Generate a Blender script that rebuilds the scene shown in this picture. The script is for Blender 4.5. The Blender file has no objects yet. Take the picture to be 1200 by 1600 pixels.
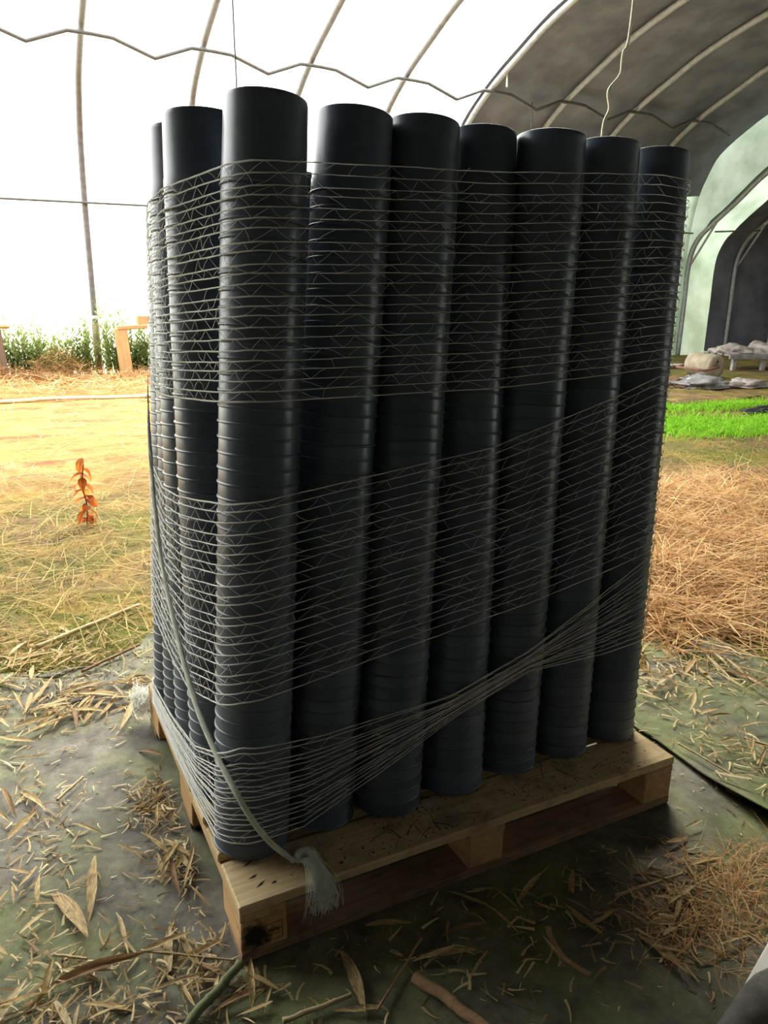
import bpy, bmesh, math, random
import numpy as np
from mathutils import Vector, Matrix, Euler, noise
random.seed(7); rng = np.random.default_rng(7)
SC = bpy.context.scene
COL = SC.collection
PI = math.pi

# ------------------------------------------------------------------ camera
FPX, YAW, PITCH, ROLL = 1193.0, 0.4712, 0.2888, 0.0179
CAM = Vector((-0.3175, -1.2282, 1.3522))
_fw = Vector((math.sin(YAW)*math.cos(PITCH), math.cos(YAW)*math.cos(PITCH), -math.sin(PITCH)))
_rt = Vector((math.cos(YAW), -math.sin(YAW), 0)); _up = _rt.cross(_fw)
_r2 = _rt*math.cos(ROLL) + _up*math.sin(ROLL); _u2 = -_rt*math.sin(ROLL) + _up*math.cos(ROLL)
cam = bpy.data.cameras.new('camera'); cam.sensor_fit = 'HORIZONTAL'; cam.sensor_width = 36
cam.lens = 36*FPX/1200; cam.clip_start = 0.02; cam.clip_end = 400
co = bpy.data.objects.new('camera', cam); COL.objects.link(co)
co.matrix_world = Matrix(((_r2.x, _u2.x, -_fw.x, CAM.x), (_r2.y, _u2.y, -_fw.y, CAM.y), (_r2.z, _u2.z, -_fw.z, CAM.z), (0, 0, 0, 1)))
SC.camera = co

# ------------------------------------------------------------------ light and exposure
W = bpy.data.worlds.new('sky'); SC.world = W; W.use_nodes = True
bg = W.node_tree.nodes['Background']; bg.inputs[0].default_value = (0.97, 0.985, 1.0, 1); bg.inputs[1].default_value = 4.6
sun = bpy.data.lights.new('sun', 'SUN'); sun.energy = 9.5; sun.angle = math.radians(24); sun.color = (1.0, 0.93, 0.80)
so = bpy.data.objects.new('sun', sun); COL.objects.link(so)
so.rotation_euler = Vector((-0.36, -0.55, -0.755)).to_track_quat('-Z', 'Y').to_euler(); so.location = (0, 30, 30)
SC.view_settings.view_transform = 'Standard'; SC.view_settings.look = 'None'
SC.view_settings.gamma = 1.0; SC.view_settings.use_curve_mapping = False; SC.view_settings.exposure = 0.55
SC.cycles.max_bounces = 8; SC.cycles.diffuse_bounces = 5; SC.cycles.transparent_max_bounces = 24
SC.cycles.sample_clamp_indirect = 6.0
SC.cycles.use_denoising = True

# ------------------------------------------------------------------ materials
class NT:
    def __init__(s, name):
        s.m = bpy.data.materials.new(name); s.m.use_nodes = True; s.t = s.m.node_tree; s.t.nodes.clear()
        s.out = s.n('ShaderNodeOutputMaterial')
    def n(s, typ, **kw):
        nd = s.t.nodes.new(typ)
        for k, v in kw.items():
            if hasattr(nd, k): setattr(nd, k, v)
        return nd
    def l(s, a, b): s.t.links.new(a, b)
    def coord(s, kind='Object'):
        return s.n('ShaderNodeTexCoord').outputs[kind]
    def mapping(s, vec, scale=(1, 1, 1), rot=(0, 0, 0), loc=(0, 0, 0)):
        m = s.n('ShaderNodeMapping'); s.l(vec, m.inputs[0]); m.inputs['Scale'].default_value = scale
        m.inputs['Rotation'].default_value = rot; m.inputs['Location'].default_value = loc; return m.outputs[0]
    def noise(s, vec, scale, detail=4, rough=.55, dist=0):
        nd = s.n('ShaderNodeTexNoise'); s.l(vec, nd.inputs['Vector']); nd.inputs['Scale'].default_value = scale
        nd.inputs['Detail'].default_value = detail; nd.inputs['Roughness'].default_value = rough; nd.inputs['Distortion'].default_value = dist
        return nd.outputs['Fac']
    def ramp(s, fac, stops, interp='LINEAR'):
        r = s.n('ShaderNodeValToRGB'); s.l(fac, r.inputs[0]); cr = r.color_ramp; cr.interpolation = interp
        while len(cr.elements) < len(stops): cr.elements.new(.5)
        for e, (p, c) in zip(cr.elements, stops):
            e.position = p; e.color = (*c, 1) if len(c) == 3 else c
        return r.outputs[0]
    def mix(s, fac, a, b, mode='MIX'):
        m = s.n('ShaderNodeMix', data_type='RGBA', blend_type=mode)
        for sock, v in ((m.inputs[0], fac), (m.inputs[6], a), (m.inputs[7], b)):
            if hasattr(v, 'links'): s.l(v, sock)
            elif isinstance(v, (int, float)): sock.default_value = v
            else: sock.default_value = (*v, 1)
        return m.outputs[2]
    def math(s, op, a, b=0.0, clamp=False):
        m = s.n('ShaderNodeMath', operation=op, use_clamp=clamp)
        for sock, v in ((m.inputs[0], a), (m.inputs[1], b)):
            if hasattr(v, 'links'): s.l(v, sock)
            else: sock.default_value = v
        return m.outputs[0]
    def bsdf(s, color, rough=.7, spec=.3, bump=None, bstr=.3, bdist=.01, transl=None):
        b = s.n('ShaderNodeBsdfPrincipled')
        if hasattr(color, 'links'): s.l(color, b.inputs['Base Color'])
        else: b.inputs['Base Color'].default_value = (*color, 1)
        if hasattr(rough, 'links'): s.l(rough, b.inputs['Roughness'])
        else: b.inputs['Roughness'].default_value = rough
        b.inputs['Specular IOR Level'].default_value = spec
        if bump is not None:
            bp = s.n('ShaderNodeBump'); s.l(bump, bp.inputs['Height']); bp.inputs['Strength'].default_value = bstr
            bp.inputs['Distance'].default_value = bdist; s.l(bp.outputs[0], b.inputs['Normal'])
        sh = b.outputs[0]
        if transl:
            t = s.n('ShaderNodeBsdfTranslucent')
            if hasattr(color, 'links'): s.l(color, t.inputs[0])
            else: t.inputs[0].default_value = (*color, 1)
            mx = s.n('ShaderNodeMixShader'); mx.inputs[0].default_value = transl; s.l(sh, mx.inputs[1]); s.l(t.outputs[0], mx.inputs[2]); sh = mx.outputs[0]
        s.l(sh, s.out.inputs[0]); return s.m
    def rnd(s): return s.n('ShaderNodeObjectInfo').outputs['Random']

M = {}
def simple(name, col, rough=.7, spec=.3, var=.25, scale=8, bstr=.2, bdist=.01, transl=None, rnd=0):
    t = NT(name); c = t.coord()
    n = t.noise(c, scale, 5)
    dark = tuple(x*(1-var) for x in col); lite = tuple(min(1, x*(1+var)) for x in col)
    cc = t.ramp(n, [(.3, dark), (.7, lite)])
    if rnd:
        hsv = t.n('ShaderNodeHueSaturation'); t.l(cc, hsv.inputs['Color'])
        t.l(t.math('ADD', t.math('MULTIPLY', t.rnd(), rnd), 1-rnd/2), hsv.inputs['Value']); cc = hsv.outputs[0]
    M[name] = t.bsdf(cc, rough, spec, n, bstr, bdist, transl); return M[name]

def film(name, col, trans, tint):
    t = NT(name); c = t.coord()
    n = t.noise(c, 1.3, 5)
    cc = t.mix(t.ramp(n, [(.35, (0, 0, 0)), (.7, (1, 1, 1))]), col, tint)
    a = t.n('ShaderNodeBsdfTransparent'); t.l(cc, a.inputs[0])
    b = t.n('ShaderNodeBsdfTranslucent'); t.l(cc, b.inputs[0])
    d = t.n('ShaderNodeBsdfDiffuse'); t.l(cc, d.inputs[0])
    m0 = t.n('ShaderNodeMixShader'); m0.inputs[0].default_value = .12; t.l(b.outputs[0], m0.inputs[1]); t.l(d.outputs[0], m0.inputs[2])
    m1 = t.n('ShaderNodeMixShader'); m1.inputs[0].default_value = 1-trans; t.l(a.outputs[0], m1.inputs[1]); t.l(m0.outputs[0], m1.inputs[2])
    t.l(m1.outputs[0], t.out.inputs[0]); M[name] = t.m
film('film', (.93, .94, .93), .45, (.88, .90, .89))
film('film_green', (.080, .100, .072), .02, (.145, .17, .145))
simple('cover', (.150, .152, .180), .8, .2, .3, 2.2, .5, .05)  # grey lifted to include lens glare; the fabric itself is darker
simple('cover_light_block', (.022, .022, .024), .7, .3, .3, 2.2, .4, .05)  # made darker than the same fabric in view, to deepen shade at the front
simple('steel', (.13, .12, .12), .45, .5, .25, 14, .1)
simple('steel_light', (.30, .30, .31), .5, .5, .2, 14, .1)
simple('rope', (.78, .76, .66), .9, .1, .2, 60, .2)
simple('wire', (.10, .095, .09), .5, .4, .2, 20, .1)

def pot_mat():
    t = NT('pot_plastic'); c = t.coord('Generated'); o = t.coord()
    n = t.noise(o, 30, 5); n2 = t.noise(t.mapping(o, (18, 18, 160)), 1, 3)
    cc = t.ramp(n, [(.3, (.062, .081, .110)), (.75, (.084, .104, .136))])
    hsv = t.n('ShaderNodeHueSaturation'); t.l(cc, hsv.inputs['Color']); t.l(t.math('ADD', t.math('MULTIPLY', t.rnd(), .35), .82), hsv.inputs['Value'])
    r = t.math('ADD', t.math('MULTIPLY', n, .2), .24)
    M['pot'] = t.bsdf(hsv.outputs[0], r, .5, n2, .06, .002)
pot_mat()

def wood_mat(name, a, b, axis=0, dirt=.5, rnd=.3):
    t = NT(name); o = t.coord()
    off = t.n('ShaderNodeVectorMath', operation='ADD'); t.l(o, off.inputs[0])
    cm = t.n('ShaderNodeCombineXYZ'); r = t.rnd()
    t.l(t.math('MULTIPLY', r, 37.0), cm.inputs[0]); t.l(t.math('MULTIPLY', r, 11.0), cm.inputs[1]); t.l(t.math('MULTIPLY', r, 5.0), cm.inputs[2])
    t.l(cm.outputs[0], off.inputs[1]); v = off.outputs[0]
    sc = [26, 26, 26]; sc[axis] = 1.6
    g = t.noise(t.mapping(v, sc), 3.0, 6, .6, .6)
    cc = t.ramp(g, [(.3, a), (.7, b)])
    d = t.noise(v, 7, 6, .7)
    cc = t.mix(t.math('MULTIPLY', t.ramp(d, [(.5, (0, 0, 0)), (.72, (1, 1, 1))]), dirt), cc, (.075, .062, .042))
    hsv = t.n('ShaderNodeHueSaturation'); t.l(cc, hsv.inputs['Color']); t.l(t.math('ADD', t.math('MULTIPLY', r, rnd), 1-rnd/2), hsv.inputs['Value'])
    M[name] = t.bsdf(hsv.outputs[0], .8, .2, g, .35, .002); return M[name]
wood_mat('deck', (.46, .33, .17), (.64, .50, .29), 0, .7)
wood_mat('bottom', (.18, .11, .065), (.32, .21, .12), 0, .7)  # darker brown has the shade inside the pallet opening painted in
wood_mat('stringer', (.40, .25, .12), (.55, .37, .19), 1, .4)
wood_mat('block', (.42, .25, .11), (.56, .35, .17), 1, .45)
wood_mat('stand', (.48, .29, .13), (.66, .44, .22), 2, .1)
wood_mat('stand_dark', (.16, .11, .08), (.24, .17, .12), 2, .3)
wood_mat('cane', (.40, .30, .15), (.56, .45, .26), 0, .4)
wood_mat('cane_brown', (.26, .15, .08), (.42, .27, .15), 0, .4)
wood_mat('cane_green', (.10, .13, .055), (.19, .22, .10), 0, .3)
def scorched():
    m = M['block'].copy(); m.name = 'block_scorched'; M['block_scorched'] = m; nt = m.node_tree
    b = [n for n in nt.nodes if n.type == 'BSDF_PRINCIPLED'][0]; src = b.inputs['Base Color'].links[0].from_socket
    tc = nt.nodes.new('ShaderNodeTexCoord'); nz = nt.nodes.new('ShaderNodeTexNoise'); nt.links.new(tc.outputs['Object'], nz.inputs['Vector']); nz.inputs['Scale'].default_value = 55; nz.inputs['Detail'].default_value = 6
    vd = nt.nodes.new('ShaderNodeVectorMath'); vd.operation = 'DISTANCE'; nt.links.new(tc.outputs['Object'], vd.inputs[0]); vd.inputs[1].default_value = (-.018, -.07, -.004)
    mm = nt.nodes.new('ShaderNodeMath'); mm.operation = 'MULTIPLY_ADD'; nt.links.new(nz.outputs['Fac'], mm.inputs[0]); mm.inputs[1].default_value = .055; nt.links.new(vd.outputs['Value'], mm.inputs[2])
    rp = nt.nodes.new('ShaderNodeValToRGB'); nt.links.new(mm.outputs[0], rp.inputs[0]); rp.color_ramp.elements[0].position = .048; rp.color_ramp.elements[1].position = .072
    mx = nt.nodes.new('ShaderNodeMix'); mx.data_type = 'RGBA'; nt.links.new(rp.outputs[0], mx.inputs[0]); mx.inputs[6].default_value = (.018, .015, .012, 1); nt.links.new(src, mx.inputs[7]); nt.links.new(mx.outputs[2], b.inputs['Base Color'])
scorched()
simple('stain', (.045, .032, .020), .9, .1, .3, 40)
simple('net', (.92, .92, .88), .6, .3, .05, 40, .05, transl=.5)
simple('net_grey', (.84, .86, .76), .7, .2, .12, 60, .05, transl=.35)
simple('sack', (.36, .31, .285), .6, .4, .35, 9, .4, .03)
simple('concrete', (.30, .25, .18), .9, .2, .3, 7, .5, .02)
simple('rust', (.20, .10, .07), .8, .3, .4, 12, .4)
simple('sheet', (.23, .22, .21), .6, .4, .45, 6, .4, .02)
simple('sheet_black', (.03, .03, .03), .6, .4, .4, 6, .4, .02)
simple('white_board', (.75, .74, .70), .6, .3, .12, 8, .1)
simple('grey_mat', (.17, .165, .15), .85, .2, .3, 30, .5, .004)
simple('pipe_pale', (.72, .66, .48), .7, .2, .2, 4, .1)

def leafmat(name, stops, rough=.65, tr=.25):
    t = NT(name); o = t.coord()
    cc = t.ramp(t.rnd(), stops); n = t.noise(t.mapping(o, (5, 90, 5)), 1, 4, .7)
    cc = t.mix(t.ramp(n, [(.42, (.75, .75, .75)), (.6, (0, 0, 0))]), cc, (.16, .10, .045)); n5 = t.noise(o, 14, 4)
    cc = t.mix(t.ramp(n5, [(.55, (0, 0, 0)), (.75, (.6, .6, .6))]), cc, (.13, .08, .04))
    M[name] = t.bsdf(cc, rough, .25, n, .4, .001, tr)
leafmat('leaf_tan', [(0, (.70, .50, .22)), (.45, (.80, .62, .31)), (.75, (.60, .41, .17)), (1, (.86, .72, .42))])
leafmat('leaf_brown', [(0, (.36, .20, .09)), (.6, (.45, .27, .13)), (1, (.30, .17, .09))])
leafmat('leaf_red', [(0, (.70, .16, .02)), (1, (.85, .28, .04))], tr=.5)

def bitmat(name, stops, tr=.2, nscale=3, rough=.7):
    """colour per small piece, stored as a vertex-attribute random"""
    t = NT(name); a = t.n('ShaderNodeAttribute', attribute_name='piece'); 
    cc = t.ramp(a.outputs['Fac'], stops)
    M[name] = t.bsdf(cc, rough, .2, None, transl=tr)
bitmat('straw', [(0, (.36, .17, .055)), (.35, (.52, .29, .11)), (.7, (.62, .40, .175)), (1, (.72, .54, .28))])
bitmat('straw_mix', [(0, (.20, .115, .045)), (.35, (.42, .28, .09)), (.7, (.56, .42, .16)), (1, (.30, .27, .07))])
bitmat('grass', [(0, (.16, .42, .02)), (.5, (.27, .58, .03)), (1, (.42, .70, .07))], .45)
bitmat('weed', [(0, (.12, .18, .05)), (.5, (.22, .29, .09)), (.85, (.34, .37, .14)), (1, (.38, .27, .11))], .5)
bitmat('straw_brown', [(0, (.18, .085, .03)), (.5, (.32, .16, .06)), (1, (.48, .27, .11))], .2)
bitmat('bits', [(0, (.14, .09, .05)), (.4, (.36, .25, .12)), (.75, (.58, .44, .22)), (1, (.68, .56, .33))], .1)
bitmat('soil', [(0, (.03, .024, .018)), (.7, (.06, .05, .035)), (1, (.12, .10, .06))], 0)
bitmat('moss', [(0, (.12, .14, .03)), (.5, (.24, .26, .05)), (1, (.40, .38, .09))], .3)

def ground_mat():
    t = NT('earth'); o = t.coord(); sep = t.n('ShaderNodeSeparateXYZ'); t.l(o, sep.inputs[0])
    n1 = t.noise(o, .9, 6, .6); n2 = t.noise(o, 3.2, 6, .65); n3 = t.noise(o, 28, 5, .7)
    dirt = t.ramp(n2, [(.25, (.11, .070, .040)), (.5, (.19, .125, .068)), (.75, (.29, .20, .11))])
    moss = t.ramp(n3, [(.3, (.075, .085, .018)), (.7, (.19, .19, .045))])
    straw = t.ramp(n3, [(.3, (.25, .125, .04)), (.7, (.54, .34, .11))])
    sand = t.ramp(n2, [(.3, (.29, .145, .065)), (.7, (.46, .27, .13))])
    f1 = t.ramp(n1, [(.42, (0, 0, 0)), (.58, (1, 1, 1))])
    f2 = t.ramp(n2, [(.46, (0, 0, 0)), (.60, (1, 1, 1))])
    near = t.mix(f1, dirt, moss); near = t.mix(t.math('MULTIPLY', f2, .45), near, straw)
    n4 = t.noise(t.mapping(o, (.55, 2.4, 1)), 1.6, 6, .65)
    far = t.mix(t.ramp(n4, [(.40, (0, 0, 0)), (.56, (1, 1, 1))]), t.mix(f2, (.22, .10, .045), sand), straw)
    yy = t.math('ADD', sep.outputs[1], t.math('MULTIPLY', t.math('SUBTRACT', n1, .5), 3.0))
    xx = t.math('ADD', sep.outputs[0], t.math('MULTIPLY', t.math('SUBTRACT', n1, .5), 3.0))
    m = t.math('MULTIPLY', t.math('MULTIPLY', t.math('SUBTRACT', yy, 3.6), .7, True), t.math('SUBTRACT', 1.0, t.math('MULTIPLY', t.math('SUBTRACT', xx, 4.2), .8, True)))
    cc = t.mix(m, near, far)
    M['earth'] = t.bsdf(cc, .95, .1, n3, .8, .02)
ground_mat()
def mat_mat(name, lo, hi, amt):
    t = NT(name); o = t.coord()
    n1 = t.noise(o, 2.3, 6, .65); n2 = t.noise(o, 9, 6, .7); n3 = t.noise(o, 70, 4, .6)
    w1 = t.n('ShaderNodeTexWave', wave_type='BANDS', bands_direction='X'); t.l(o, w1.inputs[0]); w1.inputs['Scale'].default_value = 90
    w2 = t.n('ShaderNodeTexWave', wave_type='BANDS', bands_direction='Y'); t.l(o, w2.inputs[0]); w2.inputs['Scale'].default_value = 90
    base = t.ramp(n2, [(.3, (.065, .059, .047)), (.5, (.145, .133, .106)), (.75, (.29, .275, .235))])
    moss = t.ramp(n2, [(.3, (.075, .095, .03)), (.7, (.22, .245, .085))])
    cc = t.mix(t.math('MULTIPLY', t.ramp(n1, [(lo, (0, 0, 0)), (hi, (1, 1, 1))]), amt), base, moss)
    cc = t.mix(t.math('MULTIPLY', t.ramp(n3, [(.62, (0, 0, 0)), (.75, (1, 1, 1))]), .6), cc, (.06, .05, .035))
    h = t.math('ADD', t.math('MULTIPLY', t.math('ADD', w1.outputs['Fac'], w2.outputs['Fac']), .15), n2)
    M[name] = t.bsdf(cc, t.math('ADD', t.math('MULTIPLY', n2, .3), .55), .18, h, .5, .004)
mat_mat('ground_cover', .45, .62, .75)
mat_mat('ground_cover_mossy', .36, .56, .85)
simple('field', (.30, .34, .16), .9, .1, .4, .6, .2, .05)

# ------------------------------------------------------------------ mesh helpers
def tag(o, label=None, cat=None, group=None, kind=None):
    if label: o['label'] = label
    if cat: o['category'] = cat
    if group: o['group'] = group
    if kind: o['kind'] = kind
    return o
def mesh(name, V, F, mat, smooth=False, piece=None):
    me = bpy.data.meshes.new(name); me.from_pydata([tuple(v) for v in V], [], F); me.update()
    if smooth: me.polygons.foreach_set('use_smooth', [True]*len(me.polygons))
    me.materials.append(M[mat] if isinstance(mat, str) else mat)
    if piece is not None:
        a = me.attributes.new('piece', 'FLOAT', 'POINT'); a.data.foreach_set('value', np.asarray(piece, dtype=np.float32))
    return me
def link(name, me, parent=None, loc=(0, 0, 0), rot=(0, 0, 0)):
    o = bpy.data.objects.new(name, me); COL.objects.link(o); o.location = loc; o.rotation_euler = rot
    if parent: o.parent = parent
    return o
def obj(name, V, F, mat, parent=None, smooth=False, loc=(0, 0, 0), rot=(0, 0, 0)):
    return link(name, mesh(name, V, F, mat, smooth), parent, loc, rot)
def empty(name, loc=(0, 0, 0), rot=(0, 0, 0)):
    o = bpy.data.objects.new(name, None); COL.objects.link(o); o.location = loc; o.rotation_euler = rot; o.empty_display_size = .05; return o
def box_me(name, sx, sy, sz, mat, bev=.002, jit=0.0):
    bm = bmesh.new(); bmesh.ops.create_cube(bm, size=1)
    for v in bm.verts:
        v.co = Vector((v.co.x*sx, v.co.y*sy, v.co.z*sz)) + Vector([random.uniform(-jit, jit) for _ in range(3)])
    if bev: bmesh.ops.bevel(bm, geom=list(bm.edges), offset=bev, segments=1, affect='EDGES')
    me = bpy.data.meshes.new(name); bm.to_mesh(me); bm.free(); me.materials.append(M[mat]); return me
def tube(pts, rad, sides=6, cap=True):
    pts = [Vector(p) for p in pts]; n = len(pts); V = []; F = []
    if not hasattr(rad, '__len__'): rad = [rad]*n
    ref = Vector((0, 0, 1)); u = None
    for i, p in enumerate(pts):
        t = (pts[min(i+1, n-1)] - pts[max(i-1, 0)])
        if t.length < 1e-9: t = Vector((1, 0, 0))
        t.normalize()
        if u is None: u = t.cross(ref if abs(t.z) < .95 else Vector((1, 0, 0))).normalized()
        else:
            u = (u - t*u.dot(t))
            u = u.normalized() if u.length > 1e-6 else t.cross(ref).normalized()
        w = t.cross(u)
        for k in range(sides):
            a = 2*PI*k/sides; V.append(p + (u*math.cos(a) + w*math.sin(a))*rad[i])
    for i in range(n-1):
        for k in range(sides):
            k2 = (k+1) % sides; F.append((i*sides+k, i*sides+k2, (i+1)*sides+k2, (i+1)*sides+k))
    if cap:
        F.append(tuple(range(sides))[::-1]); F.append(tuple((n-1)*sides+k for k in range(sides)))
    return V, F
def merge(parts):
    V, F = [], []
    for v, f in parts:
        b = len(V); V += list(v); F += [tuple(i+b for i in q) for q in f]
    return V, F
def lathe(prof, seg=40, cap_top=True):
    V, F = [], []
    for r, z in prof:
        for k in range(seg):
            a = 2*PI*k/seg; V.append((r*math.cos(a), r*math.sin(a), z))
    for i in range(len(prof)-1):
        for k in range(seg):
            k2 = (k+1) % seg; F.append((i*seg+k, i*seg+k2, (i+1)*seg+k2, (i+1)*seg+k))
    if cap_top: F.append(tuple((len(prof)-1)*seg+k for k in range(seg)))
    return V, F
def smooth_path(pts, n=60):
    """Catmull-Rom through control points"""
    P = [Vector(p) for p in pts]; P = [P[0]*2-P[1]] + P + [P[-1]*2-P[-2]]; out = []
    segs = len(P)-3
    for s in range(n+1):
        t = s/n*segs; i = min(int(t), segs-1); t -= i
        a, b, c, d = P[i:i+4]
        out.append(.5*((2*b) + (c-a)*t + (2*a-5*b+4*c-d)*t*t + (3*b-a-3*c+d)*t**3))
    return out

# ------------------------------------------------------------------ ground and outside
def ground_z(x, y):
    if y < 2.6 and x < 2.2: k = max(0, min(1, max((y-1.6), (x-1.7)*1.6)))
    else: k = 1
    return -.006 + k*(.028*(noise.noise(Vector((x*.9, y*.9, 0)))) + .012*noise.noise(Vector((x*4, y*4, 3))))
def grid_obj(name, xs, ys, zf, mat, smooth=True):
    V = [(x, y, zf(x, y)) for y in ys for x in xs]; nx = len(xs)
    F = [(j*nx+i, j*nx+i+1, (j+1)*nx+i+1, (j+1)*nx+i) for j in range(len(ys)-1) for i in range(nx-1)]
    return obj(name, V, F, mat, smooth=smooth)
xs = list(np.concatenate([np.linspace(-9, -1.2, 14)[:-1], np.linspace(-1.2, 7, 150)[:-1], np.linspace(7, 27, 60)]))
ys = list(np.concatenate([np.linspace(-4, -1, 6)[:-1], np.linspace(-1, 7, 150)[:-1], np.linspace(7, 12.2, 40)]))
tag(grid_obj('floor', xs, ys, ground_z, 'earth'), kind='structure')
tag(obj('ground_outside', [(-90, -90, -.08), (120, -90, -.08), (120, 120, -.08), (-90, 120, -.08)], [(0, 1, 2, 3)], 'field'), kind='structure')

# ------------------------------------------------------------------ tunnel shell
HALF = [(11, -.05), (11, 1.0), (11, 2.0), (10.97, 2.6), (10.85, 3.2), (10.65, 3.62), (10.4, 3.93), (9.8, 4.30), (9.1, 4.60), (8.4, 4.87), (7.4, 5.12), (6.2, 5.34), (5.1, 5.46), (4, 5.5)]
LOW = [(11, -.05), (11, 1.0), (11, 1.9), (10.84, 2.36), (10.5, 2.66), (10, 3.03), (9.4, 3.50), (8.4, 4.0), (7, 4.4), (5.4, 4.6), (4, 4.66)]
def mir(h): return h + [(8-y, z) for y, z in h[:-1][::-1]]
def dense(h, n=40): return [(p.x, p.y) for p in smooth_path([(a, b, 0) for a, b in h], n)]
HD, LD = dense(HALF), dense(LOW)
def sheet(name, prof, xs, mat, sag=0.0, smooth=True, outset=.06):
    V = []; nx = len(xs)
    for y, z in prof:
        for x in xs:
            k = sag*math.sin(PI*((x-1.09)/1.487 % 1.0)) if sag else 0
            w = .012*noise.noise(Vector((x*2, y*2, z*2)))
            s = 1 if y > 4 else -1
            V.append((x, y + s*(outset - k*.5 + w), z + (outset - k + w if z > 2.6 else 0)))
    F = [(j*nx+i, j*nx+i+1, (j+1)*nx+i+1, (j+1)*nx+i) for j in range(len(prof)-1) for i in range(nx-1)]
    return tag(obj(name, V, F, mat, smooth=smooth), kind='structure')
XL = list(np.linspace(-9, 7.04, 70)); XD = list(np.linspace(6.98, 13.0, 60)); XA = list(np.linspace(-9, 13.0, 60))
lowp = [p for p in HD if p[1] < 3.35]; hip = [p for p in HD if p[1] >= 2.98]
sheet('wall_far', lowp, XL+list(np.linspace(7.2, 10, 10)), 'film')
sheet('wall_far_mossy', lowp, list(np.linspace(10, 13, 12)), 'film_green')
sheet('ceiling', hip, XL, 'film', .03)
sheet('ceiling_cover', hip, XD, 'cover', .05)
near = [(8-y, z) for y, z in HD]
sheet('ceiling_light_block', [p for p in near if p[1] >= 2.98], XA, 'cover_light_block', .05)  # unseen camera-side cover, added in black to keep light off the pallet front
sheet('wall_near_light_block', [p for p in near if p[1] < 3.35], list(np.linspace(-9, 8, 40)), 'cover_light_block')  # unseen near wall, its black cover added so the front stays dark
sheet('wall_near_fill_light', [p for p in near if p[1] < 3.35], list(np.linspace(8, 13, 16)), 'film')  # unseen clear bay, added as fill light for the far pallet end
# lower tunnel beyond, its hem and the translucent gable between the two
sheet('wall_beyond', LD, list(np.linspace(13.0, 13.95, 8)), 'film_green')
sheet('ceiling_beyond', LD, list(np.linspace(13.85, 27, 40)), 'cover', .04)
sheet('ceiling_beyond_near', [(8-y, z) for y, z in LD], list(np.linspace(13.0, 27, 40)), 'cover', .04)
n = 40
grow = lambda y, z, g: (13.02, 4+(y-4)*(1+g*.1), z*(1+g*.1))
V = [grow(y, z, .5) for y, z in mir(HD)[:2*n]] + [grow(y, z, -.05) for y, z in mir(LD)[:2*n]]
k = len(V)//2
tag(obj('gable_panel', V, [(i, i+1, k+i+1, k+i) for i in range(k-1)], 'film_green', smooth=True), kind='structure')
P = mir(LD); V = [(27, y, z) for y, z in P]
tag(obj('wall_end', V, [tuple(range(len(V)))], 'cover'), kind='structure')
P = mir(HD); ent = [p for p in HD if p[0] > 6.0]; yc = ent[-1][0]
V = [(-9, y, z) for y, z in ent] + [(-9, yc, -.05)]
tag(obj('wall_entrance', V, [tuple(range(len(V)))], 'film'), kind='structure')
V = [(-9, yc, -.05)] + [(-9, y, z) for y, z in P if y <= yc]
tag(obj('wall_entrance_light_block', V, [tuple(range(len(V)))], 'cover_light_block'), kind='structure')  # unseen half of the end wall, blacked out to block light from there

# hoops, each its own steel tube
hoop_lab = {-3: 'steel hoop three bays before the wooden stand', -2: 'steel hoop two bays before the wooden stand', -1: 'steel hoop one bay before the wooden stand',
 0: 'grey steel hoop standing in the weeds beside the wooden stand',
 1: 'steel hoop seen above the second side pot stack',
 2: 'steel hoop rising out of the tall corner pot stack',
 3: 'steel hoop seen above the gap after the second front pot stack',
 4: 'steel hoop along the edge where the dark cover begins',
 5: 'first steel hoop under the dark cover after its bright edge',
 6: 'second steel hoop under the dark cover, with a rusty streak',
 7: 'last steel hoop under the dark cover before the pale end panel'}
hp = HD + [(8-y, z) for y, z in HD[:-1][::-1]]
hv, hf = tube([(0, y, z) for y, z in hp], .045, 10)
hme = mesh('tunnel_hoop', hv, hf, 'steel', True); hme2 = hme.copy(); hme2.materials[0] = M['steel_light']
for k in range(-3, 8):
    o = link('tunnel_hoop', hme2 if k > 3 else hme, loc=(1.09+1.487*k, 0, 0))
    if k == 0:
        v, f = tube([(0, 11, 0), (0, 11, .75)], .053, 12); sl = obj('ground_sleeve', v, f, 'stand_dark', o, smooth=True); sl['label'] = 'dark sleeve at the foot'
        v, f = tube([(0, 11, .80), (0, 11, .85)], .05, 12); sl = obj('white_band', v, f, 'white_board', o, smooth=True); sl['label'] = 'white tape band'
    tag(o, hoop_lab[k] or 'steel hoop of the bright film section past the weeds', 'hoop', 'steel hoops of the tall tunnel')
lp = LD + [(8-y, z) for y, z in LD[:-1][::-1]]
lv, lf = tube([(0, y, z) for y, z in lp], .042, 10); lme = mesh('tunnel_hoop', lv, lf, 'steel_light', True)
bv, bf = tube([(0, 10.98, 1.85), (0, 10.42, 2.70)], .022, 8); bme = mesh('brace', bv, bf, 'steel_light', True)
for i, (x, lab) in enumerate(((13.03, 'low steel hoop with diagonal brace in front of the pale green film'), (14.45, 'low steel hoop with brace where the inner dark cover begins'), (15.9, 'low steel hoop in the dark beside the sack-covered table'))):
    r = empty('low_tunnel_hoop', (x, 0, 0)); tag(r, lab, 'hoop', 'steel hoops of the low tunnel')
    link('hoop_tube', lme, r); link('brace', bme, r)
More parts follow.
